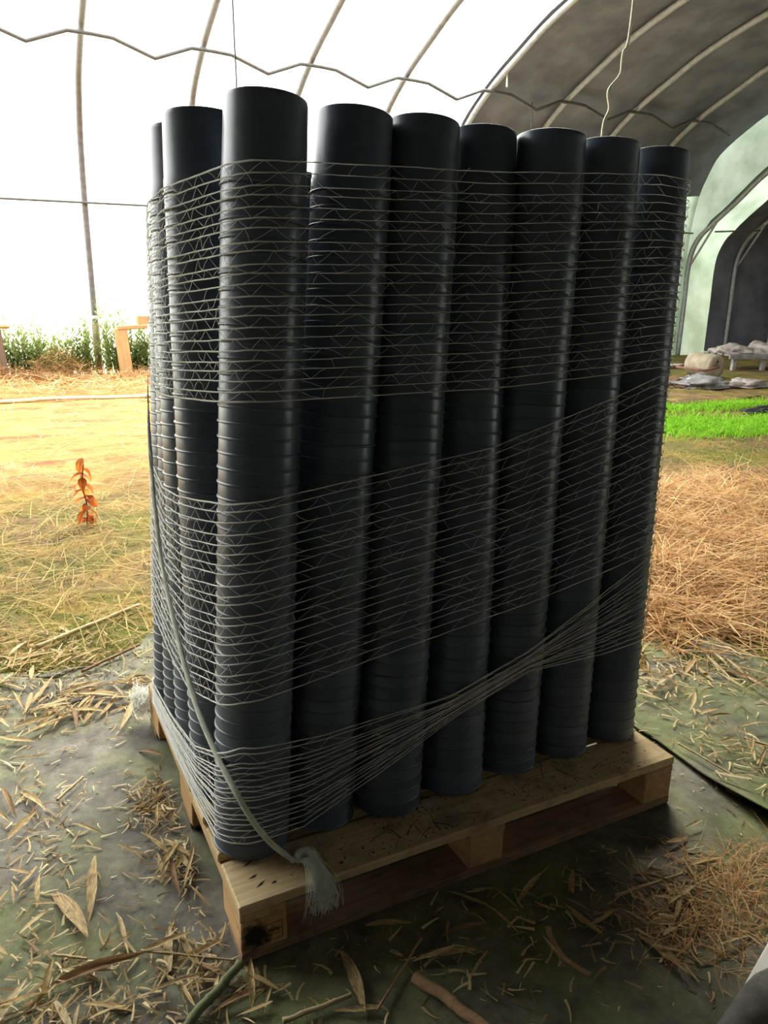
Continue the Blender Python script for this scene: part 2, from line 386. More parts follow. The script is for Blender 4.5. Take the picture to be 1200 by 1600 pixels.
# straight tie wire and wavy wire
v, f = tube([(x, 10.93, 2.38+.0085*x) for x in np.linspace(-9, 12.95, 30)], .018, 6)
tag(obj('tie_wire', v, f, 'wire', smooth=True), 'thin straight wire running along the far film wall', 'wire')
v, f = tube([(x, 10.5, 2.465+.062*(x-12.4)) for x in np.linspace(13.1, 17, 6)], .018, 6)
tag(obj('tie_wire', v, f, 'wire', smooth=True), 'straight wire crossing the low braced hoops', 'wire')
pts = []
for k in range(-4, 8):
    x0 = 1.09+1.487*k
    for dx, dz in ((-.30, .0), (0, 0), (.22, -.01), (.72, -.17)):
        pts.append((x0+.13+dx, 9.78, 4.21+dz+.008*k))
wp = []
for a, b in zip(pts, pts[1:]):
    for s in (0, .08, .5, .92): wp.append(Vector(a).lerp(Vector(b), s))
v, f = tube(wp, .026, 6)
tag(obj('wavy_wire', v, f, 'wire', smooth=True), 'zigzag spring wire clipped across the hoops under the roof', 'wire')

# hanging strings
def string(pts, r, lab, mat='rope', nm='hanging_string', cat='string', n=60):
    v, f = tube(smooth_path(pts, n), r, 6); return tag(obj(nm, v, f, mat, smooth=True), lab, cat)
string([(2.60, 2.0, 5.33), (2.62, 2, 4.2), (2.62, 2, 2.68), (2.585, 2, 2.45), (2.58, 2, 2.36), (2.515, 2, 2.28), (2.53, 2, 2.2), (2.50, 2.0, 2.09), (2.53, 2.0, 1.7)], .007, 'pale knotted rope hanging in front of the dark cover', nm='hanging_rope', cat='rope')
string([(.94, 3, 5.42), (.94, 3, 4), (.945, 3.0, 2.69), (.95, 3, 2.3), (.94, 3, 1.9)], .004, 'thin string hanging down behind the corner pot stack', 'wire')
string([(7.09, 9.5, 4.47), (7.10, 9.5, 4.4), (7.11, 9.5, 4.26)], .014, 'short loose string end by the edge of the dark cover')
string([(7.8, 9.78, 4.18), (7.81, 9.78, 4.0), (7.83, 9.79, 3.5), (7.83, 9.79, 3.3)], .010, 'thin wire hanging from the zigzag wire behind the pots', 'wire', n=10)

# ------------------------------------------------------------------ ground mats
def mat_z(x, y): return .004 + .005*noise.noise(Vector((x*3, y*3, 8))) * (1 if not (-.1 < x < 1.3 and -.1 < y < 1.1) else .1)
def sheet_mat(name, edge, zf, mat, n=(70, 70), th=.004):
    (x0, x1, y0, y1) = edge; nx, ny = n; V = []
    for j in range(ny+1):
        for i in range(nx+1):
            x = x0+(x1-x0)*i/nx; y = y0+(y1-y0)*j/ny
            if j == ny: y += .35*noise.noise(Vector((x*2.3, 5, 0)))+.1*noise.noise(Vector((x*9, 2, 0)))
            if i == 0 or i == nx: x += .03*noise.noise(Vector((y*2.2, 1, i)))
            V.append((x, y, zf(x, y)))
    W_ = nx+1
    F = [(j*W_+i, j*W_+i+1, (j+1)*W_+i+1, (j+1)*W_+i) for j in range(ny) for i in range(nx)]
    o = obj(name, V, F, mat, smooth=True)
    md = o.modifiers.new('thickness', 'SOLIDIFY'); md.thickness = th; md.offset = -1
    return o
m1 = sheet_mat('ground_mat', (-2.2, 1.42, -2.6, 1.55), mat_z, 'ground_cover'); tag(m1, 'mossy grey woven ground mat under the pallet', 'mat')
def mat2_z(x, y):
    k = max(0, 1-(x-1.34)/.10)          # curled-up edge next to the first mat
    lift = max(0, 1-abs(y+.22)/.28)
    return .012 + k*(.008+.05*lift) + .012*math.sin((x-1.4)*17+y*2)*max(0, min(1, (x-1.42)*8)) + .006*noise.noise(Vector((x*4, y*4, 2)))
m2 = sheet_mat('ground_mat', (1.372, 2.15, -1.6, .62), mat2_z, 'ground_cover_mossy', (50, 70)); tag(m2, 'wrinkled mossy ground mat with a lifted dark edge past the pallet', 'mat')

# ------------------------------------------------------------------ pallet
pal = empty('pallet', (0, 0, .006)); tag(pal, 'worn wooden pallet carrying the netted pot stacks', 'pallet')
def part_box(name, x0, x1, y0, y1, z0, z1, mat, parent, bev=.003, jit=.0012):
    return link(name, box_me(name, x1-x0, y1-y0, z1-z0, mat, bev, jit), parent, ((x0+x1)/2, (y0+y1)/2, (z0+z1)/2))
deck = None
for (a, b) in ((0, .142), (.168, .268), (.300, .400), (.432, .568), (.600, .700), (.732, .832), (.858, 1.0)):
    o = part_box('deck_board', 0, 1.2, a, b, .122, .144, 'deck', pal)
    if deck is None: deck = o
for x0 in (0, .55, 1.1):
    part_box('stringer_board', x0, x0+.1, .002, .998, .1, .1215, 'stringer', pal)
    for (a, b) in ((.002, .142), (.43, .57), (.858, .998)):
        o = part_box('block', x0+.001, x0+.099, a, b, .0225, .0995, 'block', pal)
        if x0 == 0 and a < .01: blk = o
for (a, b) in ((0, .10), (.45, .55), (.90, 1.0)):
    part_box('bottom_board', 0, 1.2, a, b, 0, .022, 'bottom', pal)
# gouges at the end of the front board, burnt stamp and black scorch on the corner block
for (x, y, l, a) in ((.05, .112, .030, .35), (.050, .072, .026, .3), (.058, .045, .030, .5), (.085, .038, .016, .3)):
    V = [(-l/2, 0, 0), (l*.1, -.0018, 0), (l/2, 0, 0), (l*.1, .0022, 0), (0, 0, -.002)]
    obj('gouge', V, [(0, 1, 2, 3), (0, 4, 1), (1, 4, 2), (2, 4, 3), (3, 4, 0)], 'stain', deck, loc=(x-.6, y-.071, .0116), rot=(0, 0, a))
sv = []
def strip(a, b, w=.0016):
    a, b = Vector(a), Vector(b); d = (b-a).normalized(); nrm = Vector((-d.z, 0, d.x))*w/2
    sv.append(([a-nrm, b-nrm, b+nrm, a+nrm], [(0, 1, 2, 3)]))
Q = [(.002, 0, -.024), (.038, 0, -.024), (.038, 0, .018), (.002, 0, .018)]
for a, b in zip(Q, Q[1:]+Q[:1]): strip(a, b)
for i in range(7):
    x = .006+.004*i; z = -.004+.002*math.sin(i*2.1); strip((x, 0, z), (x+.003, 0, z+.008)); strip((x+.003, 0, z+.008), (x+.004, 0, z))
strip((.006, 0, -.012), (.034, 0, -.010))
v, f = merge(sv); so_ = obj('burnt_stamp', v, f, 'stain', blk, loc=(0, -.0712, 0)); so_['label'] = 'dark burnt square stamp'
blk.data.materials[0] = M['block_scorched']; blk['label'] = 'corner block with a black scorched stain'

# ------------------------------------------------------------------ pot stacks
R0 = .0815
def pot_profile():
    p = [(R0-.002, .0)]
    for a in np.linspace(-PI/2, PI/2, 6): p.append((R0+.0028*math.cos(a), .0028+.0028*math.sin(a)))
    p += [(R0, .0060), (R0-.0004, .031), (R0-.0014, .034), (.0782, .148), (.0776, .1545), (.0762, .1572), (.073, .1585)]
    return p
pv, pf = lathe(pot_profile(), 44); pot_me = mesh('pot', pv, pf, 'pot', True)
NP = 47
PZ = []; z = 0
for i in range(NP):
    PZ.append(z); z += .0272 + .0042*(i/(NP-1))
SCALE_Z = (1.680-.152-.1585)/PZ[-1]
PZ = [q*SCALE_Z for q in PZ]
ZB = .1505
stacks = []      # (bx, by, dx, dy, extra pots)
front = [(.084, .192, .105, .085), (.2525, .208, .135, .108), (.421, .182, .125, .135), (.600, .182, .113, .165), (.776, .195, .085, .096), (.949, .193, .082, .106), (1.119, .192, .108, .140)]
flab = ['tallest-looking stack of nested black plastic pots at the near pallet corner',
 'black pot stack next to the corner stack in the long front row', 'third black pot stack from the near corner along the front row',
 'middle black pot stack of the seven in the front row', 'fifth black pot stack from the near corner, top standing proud of neighbours',
 'sixth black pot stack of the front row, beneath the hanging rope', 'last black pot stack of the front row at the far pallet end']
side = [(.085, .405, .036, .085), (.085, .575, .040, .085), (.086, .745, .075, .085), (.088, .913, .10, .085)]
slab = ['second black pot stack from the near corner along the short pallet side', 'third black pot stack along the short pallet side',
 'fourth black pot stack along the short pallet side, mostly hidden', 'rearmost black pot stack along the short pallet side, only its edge showing']
def make_stack(bx, by, dx, dy, lab, grp, n=NP):
    r = empty('pot_stack', (bx, by, ZB)); tag(r, lab, 'pot stack', grp)
    H = 1.68-ZB
    for i in range(n):
        z = PZ[i] if i < NP else PZ[-1]+.0314*(i-NP+1)
        o = link('pot', pot_me, r, (dx*z/H + random.uniform(-.0004, .0004), dy*z/H + random.uniform(-.0004, .0004), z), (-dy/H, dx/H, 0))
    stacks.append((bx, by, dx, dy))
for s, l in zip(front, flab): make_stack(*s, l, 'pot stacks in the long front row')
for s, l in zip(side, slab): make_stack(*s, l, 'pot stacks along the short pallet side')
NTH = ['', 'first', 'second', 'third', 'fourth', 'fifth']
for j in range(1, 5): make_stack(1.119, .192+.172*j, .108, .12, f'{NTH[j]} black pot stack hidden behind the last front stack', 'pot stacks hidden behind the front rows', NP-1)
for i in range(1, 6): make_stack(.087+.172*i, .90, .08, .09, f'{NTH[i]} black pot stack of the hidden rear row, counted from the short side', 'pot stacks hidden at the rear', NP-1)

# ------------------------------------------------------------------ wrapping net
def hull2d(pts):
    pts = sorted(set((round(a, 6), round(b, 6)) for a, b in pts))
    def half(it):
        h = []
        for p in it:
            while len(h) > 1 and (h[-1][0]-h[-2][0])*(p[1]-h[-2][1]) - (h[-1][1]-h[-2][1])*(p[0]-h[-2][0]) <= 0: h.pop()
            h.append(p)
        return h
    a = half(pts); b = half(pts[::-1]); return a[:-1]+b[:-1]
NPHI = 1440
PHI = np.linspace(0, 2*PI, NPHI, endpoint=False)
ZL = np.linspace(.10, 1.70, 17); RHO = []; CEN = np.array((.62, .52))
for zl in ZL:
    s = (zl-ZB)/(1.68-ZB); pts = []
    for bx, by, dx, dy in stacks:
        for a in np.linspace(0, 2*PI, 40, endpoint=False): pts.append((bx+dx*s+(R0+.0052)*math.cos(a), by+dy*s+(R0+.0052)*math.sin(a)))
    h = np.array(hull2d(pts)) - CEN; ang = np.arctan2(h[:, 1], h[:, 0]) % (2*PI); o_ = np.argsort(ang); h = h[o_]; ang = ang[o_]
    rho = []
    for ph in PHI:
        i = np.searchsorted(ang, ph) % len(h); a, b = h[i-1], h[i]; d = np.array((math.cos(ph), math.sin(ph)))
        den = d[0]*(b-a)[1]-d[1]*(b-a)[0]; rho.append((a[0]*(b-a)[1]-a[1]*(b-a)[0])/den)
    RHO.append(rho)
RHO = np.array(RHO)
# arclength parameter s: -1 rear end of short side, 0 near corner, 1 far end of the front, 2 rear end of far side, 3 = -1
mid = RHO[8]; mx = CEN[0]+mid*np.cos(PHI); my = CEN[1]+mid*np.sin(PHI)
def phi_of(x, y): return math.atan2(y-CEN[1], x-CEN[0]) % (2*PI)
KEYS = [(phi_of(.03, 1.00), -1), (phi_of(.06, .14), 0), (phi_of(1.25, .17), 1), (phi_of(1.25, 1.0), 2)]
cum = np.concatenate([[0], np.cumsum(np.hypot(np.diff(np.append(mx, mx[0])), np.diff(np.append(my, my[0]))))]); TOT = cum[-1]
def arc(ph): return np.interp(ph, np.append(PHI, 2*PI), cum)
a0 = arc(KEYS[0][0]); ks = [(arc(p)-a0) % TOT for p, _ in KEYS] + [TOT]
def phi_s(s):
    A = (np.interp(s, [-1, 0, 1, 2, 3], ks) + a0) % TOT
    return np.interp(A, cum, np.append(PHI, 2*PI))
def hull_pt(s, z, off=0.0):
    ph = phi_s(s); fi = ph/(2*PI)*NPHI; i0 = int(fi) % NPHI; i1 = (i0+1) % NPHI; t = fi-int(fi)
    zi = np.clip((z-ZL[0])/(ZL[1]-ZL[0]), 0, len(ZL)-1.001); k = int(zi); w = zi-k
    r = (1-w)*((1-t)*RHO[k, i0]+t*RHO[k, i1]) + w*((1-t)*RHO[k+1, i0]+t*RHO[k+1, i1])
    return Vector((CEN[0]+(r+off)*math.cos(ph), CEN[1]+(r+off)*math.sin(ph), z))
net = empty('wrapping_net', (0, 0, .15)); tag(net, 'white knitted wrapping net wound around the black pot stacks', 'net')
SS = np.concatenate([np.linspace(-1, -.12, 34), np.linspace(-.10, .12, 22), np.linspace(.14, .92, 50), np.linspace(.94, 1.1, 12), np.linspace(1.15, 2.95, 24)])
def strand(zf, r, seed, off=0.0, s0=-1, s1=3):
    pts = []
    for s in SS:
        if s < s0 or s > s1: continue
        z = zf(s) + .0016*noise.noise(Vector((s*9, seed*3.7, 0))) + .001*noise.noise(Vector((s*40, seed, 5)))
        p = hull_pt(s, z, off + .001+.0012*noise.noise(Vector((s*25, seed, 9)))); p.z -= .15; pts.append(p)
    v, f = tube(pts, [r*float(np.interp(s, (-1, -.02, .12, 3), (1.5, 1.5, .95, .95))) for s in SS if s0 <= s <= s1], 4, False)
    return obj('strand', v, f, 'net', net, smooth=True), pts
def lacing(zfs, r, seed, dens=34, s0=-1, s1=1.25):
    parts = []; rr = random.Random(seed)
    for zi, (za, zb) in enumerate(zip(zfs, zfs[1:])):
        nn = int(dens*(s1-s0)); up = True; prev = None; ph = rr.random()
        for k in range(nn):
            s = s0+(s1-s0)*(k+ph)/nn + rr.uniform(-.45, .45)*(s1-s0)/nn
            if s > s1: break
            z = (za if up else zb)(s); up = not up; p = hull_pt(s, z, .0012+rr.uniform(0, .001)); p.z -= .15
            if prev is not None and rr.random() < (.85 if s < .1 else .6):
                m_ = (prev+p)/2 + Vector((rr.uniform(-.002, .002), rr.uniform(-.002, .002), rr.uniform(-.004, .004)))
                parts.append(tube([prev, m_, p], r, 3, False))
            if rr.random() < .06:      # loose fuzz ends
                q = p + Vector((rr.uniform(-.006, .003), rr.uniform(-.008, .0), rr.uniform(-.012, .008)))
                parts.append(tube([p, (p+q)/2+Vector((0, -.002, .002)), q], r, 3, False))
            prev = p
    v, f = merge(parts); o = obj('lacing', v, f, 'net', net); o['kind'] = 'stuff'; return o
def lin(keys): 
    ks_, vs = zip(*keys); return lambda s: float(np.interp(s, ks_, vs))
def band(n, top, bot, seed, r=.00095, jit=.0, dens=34):
    zt, zb_ = lin(top), lin(bot); zfs = []
    for i in range(n):
        t = i/(n-1); dj = random.uniform(-jit, jit)
        zfs.append(lambda s, t=t, dj=dj: zt(s)*(1-t)+zb_(s)*t + dj)
    for i, zf in enumerate(zfs): strand(zf, r*(1.25 if i in (0, n-1) else 1), seed+i)
    lacing(zfs, r*.45, seed, dens); return zfs
band(23, [(-1, 1.50), (-.5, 1.525), (0, 1.560), (.5, 1.578), (1, 1.612), (2, 1.58), (3, 1.50)], [(-1, 1.075), (-.5, 1.105), (0, 1.138), (.5, 1.140), (1, 1.168), (2, 1.13), (3, 1.075)], 11, jit=.003)
band(21, [(-1, .875), (-.55, .875), (-.25, .91), (0, .945), (.5, 1.01), (1, 1.15), (2, 1.05), (3, .875)], [(-1, .42), (-.3, .44), (0, .525), (.3, .575), (.6, .62), (1, .70), (2, .6), (3, .42)], 51, jit=.004)
band(17, [(-1, .175), (-.6, .235), (-.25, .31), (0, .42), (.15, .41), (.42, .428), (.6, .49), (.8, .60), (1, .70), (2, .45), (3, .175)], [(-1, .125), (-.6, .15), (-.25, .172), (0, .205), (.12, .212), (.42, .375), (.6, .445), (.8, .44), (1, .455), (2, .35), (3, .125)], 91, jit=.006, dens=26)
# twisted cord of bunched net slanting down the short side to the deck, and its frayed tail
C_ = [hull_pt(-.98, 1.10, .004), hull_pt(-.93, 1.0, .006), hull_pt(-.86, .89, .006), hull_pt(-.65, .69, .006), hull_pt(-.36, .52, .006), hull_pt(-.16, .42, .008), Vector((.035, .098, .33)), Vector((.085, .085, .225)), Vector((.142, .070, .155))]
C_ = smooth_path(C_, 90)
parts = []
for k in range(9):
    pts = []
    for i, p in enumerate(C_):
        a = i*.35+k*.7; rad = min(1, (i+2)/26)*.0036+.0014*noise.noise(Vector((i*.2, k, 0)))
        q = p + Vector((math.cos(a), math.sin(a), math.cos(a+1)))*rad; q.z -= .15; pts.append(q)
    parts.append(tube(pts, [.0023*min(1, (i+4)/22) for i in range(len(pts))], 4))
for k in range(220):
    p = C_[random.randrange(2, 88)]; q = p+Vector((random.uniform(-.008, .008), random.uniform(-.01, .004), random.uniform(-.008, .008))); m_ = (p+q)/2+Vector((0, -.004, .004))
    parts.append(tube([p-Vector((0, 0, .15)), m_-Vector((0, 0, .15)), q-Vector((0, 0, .15))], .0005, 3))
v, f = merge(parts); o = obj('cord', v, f, 'net_grey', net, smooth=True); o['label'] = 'thick cord of bunched grey netting'
parts = []
for k in range(230):
    a = random.gauss(0, .62); b = random.uniform(-1, 1); e = random.uniform(.7, 1.0)
    if k < 120:   # hanging over the deck edge
        P_ = [Vector((.140, .066, .158)), Vector((.165+.010*a, .035, .176+.006*b)), Vector((.172+.022*a, -.004, .155+.008*b)), Vector((.172+.028*a, -.016-.008*abs(b), .155-.035*e)), Vector((.170+.030*a, -.012-.010*abs(b), .155-.072*e))]
    else:         # loop standing above the cord end
        P_ = [Vector((.146, .060, .156)), Vector((.152+.008*a, .062+.006*b, .185)), Vector((.170+.008*a, .045+.006*b, .190)), Vector((.178+.010*a, .010, .162)), Vector((.176+.024*a, -.012, .118))]
    ph_ = random.random()*9; am = .0025 if random.random() < .75 else .007
    pts = [q+Vector((noise.noise(Vector((i_*.35, ph_, 0))), noise.noise(Vector((i_*.35, ph_, 4)))-.35, noise.noise(Vector((i_*.35, ph_, 8)))))*am*(.5+i_/12) - Vector((0, 0, .15)) for i_, q in enumerate(smooth_path(P_, 16))]
    parts.append(tube(pts, .00042, 3))
v, f = merge(parts); o = obj('frayed_tail', v, f, 'net_grey', net); tag(o, 'frayed pale tuft at the end of the cord', kind='stuff')
# crumpled bunch of net at the rear end of the short side
parts = []
for k in range(110):
    c = Vector((-.005, 1.02, .095)); pts = [c + Vector((random.gauss(-.012, .016), random.gauss(0, .026), random.gauss(-.01, .022)))-Vector((0, 0, .15)) for _ in range(5)]
    parts.append(tube(smooth_path(pts, 10), .0008, 3))
v, f = merge(parts); o = obj('crumpled_bunch', v, f, 'net', net); o['kind'] = 'stuff'

# ------------------------------------------------------------------ leaves and sticks on the ground
def leaf_me(name, L, w, curl, bend, mat, twist=0.0, n=9):
    V, F = [], []
    for i in range(n+1):
        t = i/n; x = (t-.5)*L; hw = w/2*(math.sin(PI*min(1, t*.93+.05))**.8)*(1-.25*t); hz = bend*L*math.sin(PI*t) ; a = twist*(t-.5)
        yo = .06*L*math.sin(2.2*t+twist)
        for k in (-1, -.5, 0, .5, 1):
            yy = k*hw; zz = curl*hw*(k*k) ; V.append((x, yo+yy*math.cos(a)-zz*math.sin(a), hz+zz*math.cos(a)+yy*math.sin(a)+L*.012*noise.noise(Vector((x/L*9, yy/L*22, w/L*50)))))
    for i in range(n):
        for k in range(4): F.append((i*5+k, i*5+k+1, (i+1)*5+k+1, (i+1)*5+k))
    return mesh(name, V, F, mat, True)
LV = [leaf_me('leaf', 1, w, c*.6, b*.55, m, t*.8, 14) for (w, c, b, m, t) in ((.145, .5, .03, 'leaf_tan', .5), (.12, .9, .06, 'leaf_tan', -1.2), (.18, .35, .02, 'leaf_tan', .2), (.09, 1.2, .04, 'leaf_tan', 1.6), (.12, 1.1, .07, 'leaf_brown', 1.1), (.15, .8, .03, 'leaf_tan', -.7))]
def place_leaf(x, y, L, ang, var, lab, grp, z=.012, tilt=None):
    o = link('dry_leaf', LV[var], loc=(x, y, z), rot=(random.gauss(0, .22) if tilt is None else tilt, random.gauss(0, .10), ang)); o.scale = (L, L, L)
    return tag(o, lab, 'leaf', grp)
hero = [
 ((-.335, .381), (-.286, .194), 2, 'broad yellow-tan leaf lying alone on the mat beside the pallet'),
 ((-.228, .43), (-.279, .262), 5, 'narrow tan leaf pointing upward next to the broad yellow leaf'),
 ((-.221, .248), (-.203, .117), 3, 'thin bent brown leaf between the broad leaf and the pallet corner'),
 ((-.362, .099), (-.179, .104), 4, 'long curled dark brown leaf near the pallet corner'),
 ((-.339, .142), (-.271, .081), 0, 'short tan leaf touching the long curled dark leaf'),
 ((-.378, .089), (-.34, .168), 5, 'upright tan leaf beside the long curled dark leaf'),
 ((-.434, .816), (-.398, .692), 4, 'pinkish brown leaf at the picture edge on the grey mat'),
 ((-.374, .811), (-.337, .663), 1, 'tan leaf with a bent stalk beside the pinkish brown leaf'),
 ((-.066, .861), (.0, .77), 4, 'reddish brown leaf lying beside the middle pallet block'),
 ((-.304, .031), (-.21, -.018), 0, 'wide tan leaf cut by the bottom picture edge'),
 ((.195, -.064), (.171, -.21), 2, 'crumpled pale leaf standing in the shade before the pallet front'),
 ((.022, -.019), (-.008, -.096), 0, 'tan leaf directly below the scorched pallet corner'),
 ((.795, -.303), (.80, -.427), 2, 'large greenish tan leaf at the edge of the straw heap'),
 ((1.063, -.181), (1.02, -.255), 1, 'tan leaf standing on end above the straw heap'),
 ((.959, -.225), (.912, -.281), 5, 'short pale leaf beside the long thin twig'),
 ((1.964, .476), (1.958, .271), 4, 'long orange brown leaf on soil past the wrinkled mat')]
for (a, b, vnum, lab) in hero:
    d = Vector(b)-Vector(a); place_leaf((a[0]+b[0])/2, (a[1]+b[1])/2, d.length*1.05, math.atan2(d.y, d.x), vnum, lab, None, .014)
zones = [  # centre, spread, count, size range, label
 ((-.03, .34), (.045, .05), 16, (.05, .12), 'dry leaf in the heap against the near pallet side', 'leaf heap by the pallet side'),
 ((-.06, .60), (.03, .05), 9, (.04, .09), 'dry leaf scrap beside the middle pallet block', 'leaf scraps by the middle block'),
 ((-.10, .02), (.09, .07), 20, (.05, .13), 'dry leaf scattered around the near pallet corner', 'leaves around the pallet corner'),
 ((-.38, .08), (.09, .06), 12, (.05, .11), 'dry leaf at the lower corner of the grey mat', 'leaves at the lower mat corner'),
 ((-.36, .50), (.06, .20), 18, (.04, .11), 'dry leaf spread over the open grey mat', 'leaves on the open mat'),
 ((-.18, 1.22), (.13, .09), 64, (.06, .16), 'pale bamboo leaf in the band where mat meets moss', 'leaves along the mat edge'),
 ((-.28, 1.58), (.16, .13), 32, (.06, .15), 'pale bamboo leaf lying on the moss near the long stick', 'leaves on the moss'),
 ((.95, -.30), (.11, .07), 34, (.04, .11), 'dry leaf mixed into the straw heap in front', 'leaves in the near straw heap'),
 ((.50, -.16), (.22, .07), 20, (.05, .12), 'dry leaf in the dark shade before the pallet', 'leaves in the pallet shade'),
 ((1.56, .05), (.07, .14), 22, (.04, .11), 'dry leaf on the wrinkled mat past the pallet', 'leaves on the wrinkled mat'),
 ((1.72, .52), (.12, .10), 40, (.05, .12), 'pale leaf in the litter between wrinkled mat and straw', 'leaves behind the wrinkled mat'),
 ((2.05, .48), (.16, .16), 20, (.05, .13), 'leaf among moss at the straw pile foot', 'leaves at the straw pile foot')]
ORD = ['nearest', 'second nearest', 'third nearest', 'fourth nearest', 'fifth nearest', 'sixth nearest', 'seventh nearest', 'eighth nearest', 'ninth nearest', 'tenth nearest', 'eleventh nearest', 'twelfth nearest', 'thirteenth nearest', 'fourteenth nearest', 'fifteenth nearest', 'sixteenth nearest', 'seventeenth nearest', 'eighteenth nearest', 'nineteenth nearest', 'twentieth nearest']
def describe(leaves, where):
    sets = {}
    for o, L, vnum in leaves:
        key = (('small' if L < .065 else 'mid-sized' if L < .095 else 'large'), ('flat tan', 'curled tan', 'broad tan', 'narrow rolled', 'brown', 'creased tan')[vnum])
        sets.setdefault(key, []).append(o)
    for key, os_ in sets.items():
        os_.sort(key=lambda o: math.hypot(max(0-o.location.x, 0, o.location.x-1.2), max(0-o.location.y, 0, o.location.y-1.0)))
        for i, o in enumerate(os_):
            o['label'] = f'{key[0]} {key[1]} leaf {where}' + ('' if len(os_) == 1 else f', {ORD[min(i, 19)]} the pallet')
for (c, s, cnt, sz, lab, grp) in zones:
    made = []
    for i in range(cnt):
        x = random.gauss(c[0], s[0]); y = random.gauss(c[1], s[1])
        if -.03 < x < 1.23 and -.03 < y < 1.03:
            if y > .5 and c[1] > .3: x = -.045-random.random()*.05
            elif c[1] < .1: y = -.05-random.random()*.1
            else: x = -.04-random.random()*.06
        on2 = 1.395 < x < 2.15 and y < .62
        L_ = random.uniform(*sz); vn = random.choice((0, 1, 2, 3, 3, 4, 5, 5, 0))
        made.append((place_leaf(x, y, L_, random.uniform(0, 6.28), vn, lab, grp, (.030 if on2 else .012)+random.random()*(.022 if cnt < 20 or s[0] < .08 else .012)), L_, vn))
    describe(made, lab.split('leaf ', 1)[1].replace('scrap ', ''))

def stick(a, b, r, lab, mat='cane', cat='stick', nodes=4, sag=.0, z=.014, nm='stick'):
    A, B = Vector((*a, z+r)), Vector((*b, z+r)); n_ = 16; pts = []; rad = []
    perp = (B-A).cross(Vector((0, 0, 1))).normalized()
    for i in range(n_*2+1):
        t = i/(2*n_); p = A.lerp(B, t) + perp*(sag*math.sin(PI*t) + r*.5*noise.noise(Vector((t*4, r*100, 0)))); pts.append(p)
        k = (t*nodes) % 1.0; rad.append(r*(1.0 + (.22 if min(k, 1-k) < .06 else 0) - .15*t))
    c = sum(pts, Vector())/len(pts); pts = [p-c for p in pts]
    v, f = tube(pts, rad, 8); o = obj(nm, v, f, mat, smooth=True, loc=c); return tag(o, lab, cat)
stick((-.298, 1.678), (.119, 1.922), .010, 'long straight bamboo stick on the moss beside the pots')
stick((-.298, .706), (-.224, .781), .004, 'short pale stick on the open grey mat')
stick((-.16, -.115), (-.008, -.011), .010, 'dark green bamboo cane at the near pallet corner', 'cane_green', 'cane', nm='bamboo_cane')
stick((.300, -.195), (.37, -.36), .012, 'thick brown cane poking in at the bottom edge', 'cane_brown', 'cane', 2, nm='bamboo_cane')
stick((.82, -.2), (1.014, -.218), .004, 'long thin twig crossing above the straw heap')
stick((.62, -.208), (.623, -.342), .006, 'curved leaf stalk lying in the pallet shade', 'cane_brown', sag=.02, nm='leaf_stalk')
stick((.03, -.165), (.169, -.17), .005, 'straight twig near the bottom edge before the pallet')
stick((-.181, .117), (-.012, .009), .0025, 'thin twig leading to the pallet corner')
stick((-.343, .183), (-.284, .144), .003, 'short twig near the broad yellow leaf')
stick((1.411, .169), (1.431, -.023), .003, 'long straw stalk along the lifted mat edge', z=.03)
stick((-.16, 1.42), (.06, 1.55), .006, 'dark twig among leaves at the mat edge', 'cane_brown')
stick((.36, -.11), (.20, -.22), .003, 'thin forked twig in the shade before the pallet', 'cane_brown')
stick((1.62, .10), (1.72, -.10), .004, 'thin stick lying on the wrinkled mat', z=.03)

# loose small litter, straw, grass, moss: uncountable
def scatter(name, n, place, size, mat, lab, cat, flat=.25, width=.08, seg=2, zoff=.004, curve=.25, rise=None):
    V, F, A = [], [], []
    for i in range(n):
        x, y, zb = place(); L = random.uniform(*size); a = random.uniform(0, 2*PI); el = abs(random.gauss(0, flat)) if rise is None else random.uniform(*rise)
        d = Vector((math.cos(a)*math.cos(el), math.sin(a)*math.cos(el), math.sin(el))); s_ = Vector((-math.sin(a), math.cos(a), random.uniform(-.6, .6))).normalized()*L*width*.5
        p = Vector((x, y, zb+zoff)); b = len(V); cv = random.uniform(-curve, curve)*L; col = random.random()
        for k in range(seg+1):
            t = k/seg; q = p + d*L*t + s_.normalized()*cv*t*t - Vector((0, 0, .35*L*el*t*t)); w = s_*(1-.6*t)
            V += [q-w, q+w]; A += [col, col]
        F += [(b+2*k, b+2*k+1, b+2*k+3, b+2*k+2) for k in range(seg)]
    o = link(name, mesh(name, V, F, mat, False, A)); return tag(o, lab, cat, kind='stuff')
def gauss_place(cs, zr=(0, 0)):
    def f():
        cx, cy, sx, sy, hh = random.choice(cs); x = random.gauss(cx, sx); y = random.gauss(cy, sy)
        e = math.exp(-((x-cx)/sx)**2*.5-((y-cy)/sy)**2*.5); return x, y, max(0, ground_z(x, y)) + random.random()*hh*e
    return f
def avoid(fn):
    def f():
        while True:
            p = fn()
            if not (-.02 < p[0] < 1.22 and -.02 < p[1] < 1.02): return p
    return f
def rect_place(x0, x1, y0, y1, hh=0.0):
    def f():
        x = random.uniform(x0, x1); y = random.uniform(y0, y1); return x, y, max(0, ground_z(x, y))+random.random()*hh
    return f
scatter('straw_pile', 16000, gauss_place([(2.9, 1.7, .30, .30, .16), (2.5, 1.25, .24, .22, .12), (3.4, 2.1, .4, .3, .16), (3.2, 1.4, .4, .3, .07), (4.1, 2.2, .5, .35, .05), (2.2, .95, .18, .16, .05)]), (.08, .34), 'straw', 'heap of orange dry straw beyond the far pallet end', 'straw', .34, .020)
scatter('straw_heap', 1000, avoid(gauss_place([(1.02, -.34, .10, .06, .03), (1.12, -.26, .08, .05, .02), (.92, -.33, .08, .06, .015), (1.25, -.30, .10, .06, .03)])), (.03, .12), 'straw', 'small heap of straw on the mat in the front', 'straw', .3, .022)
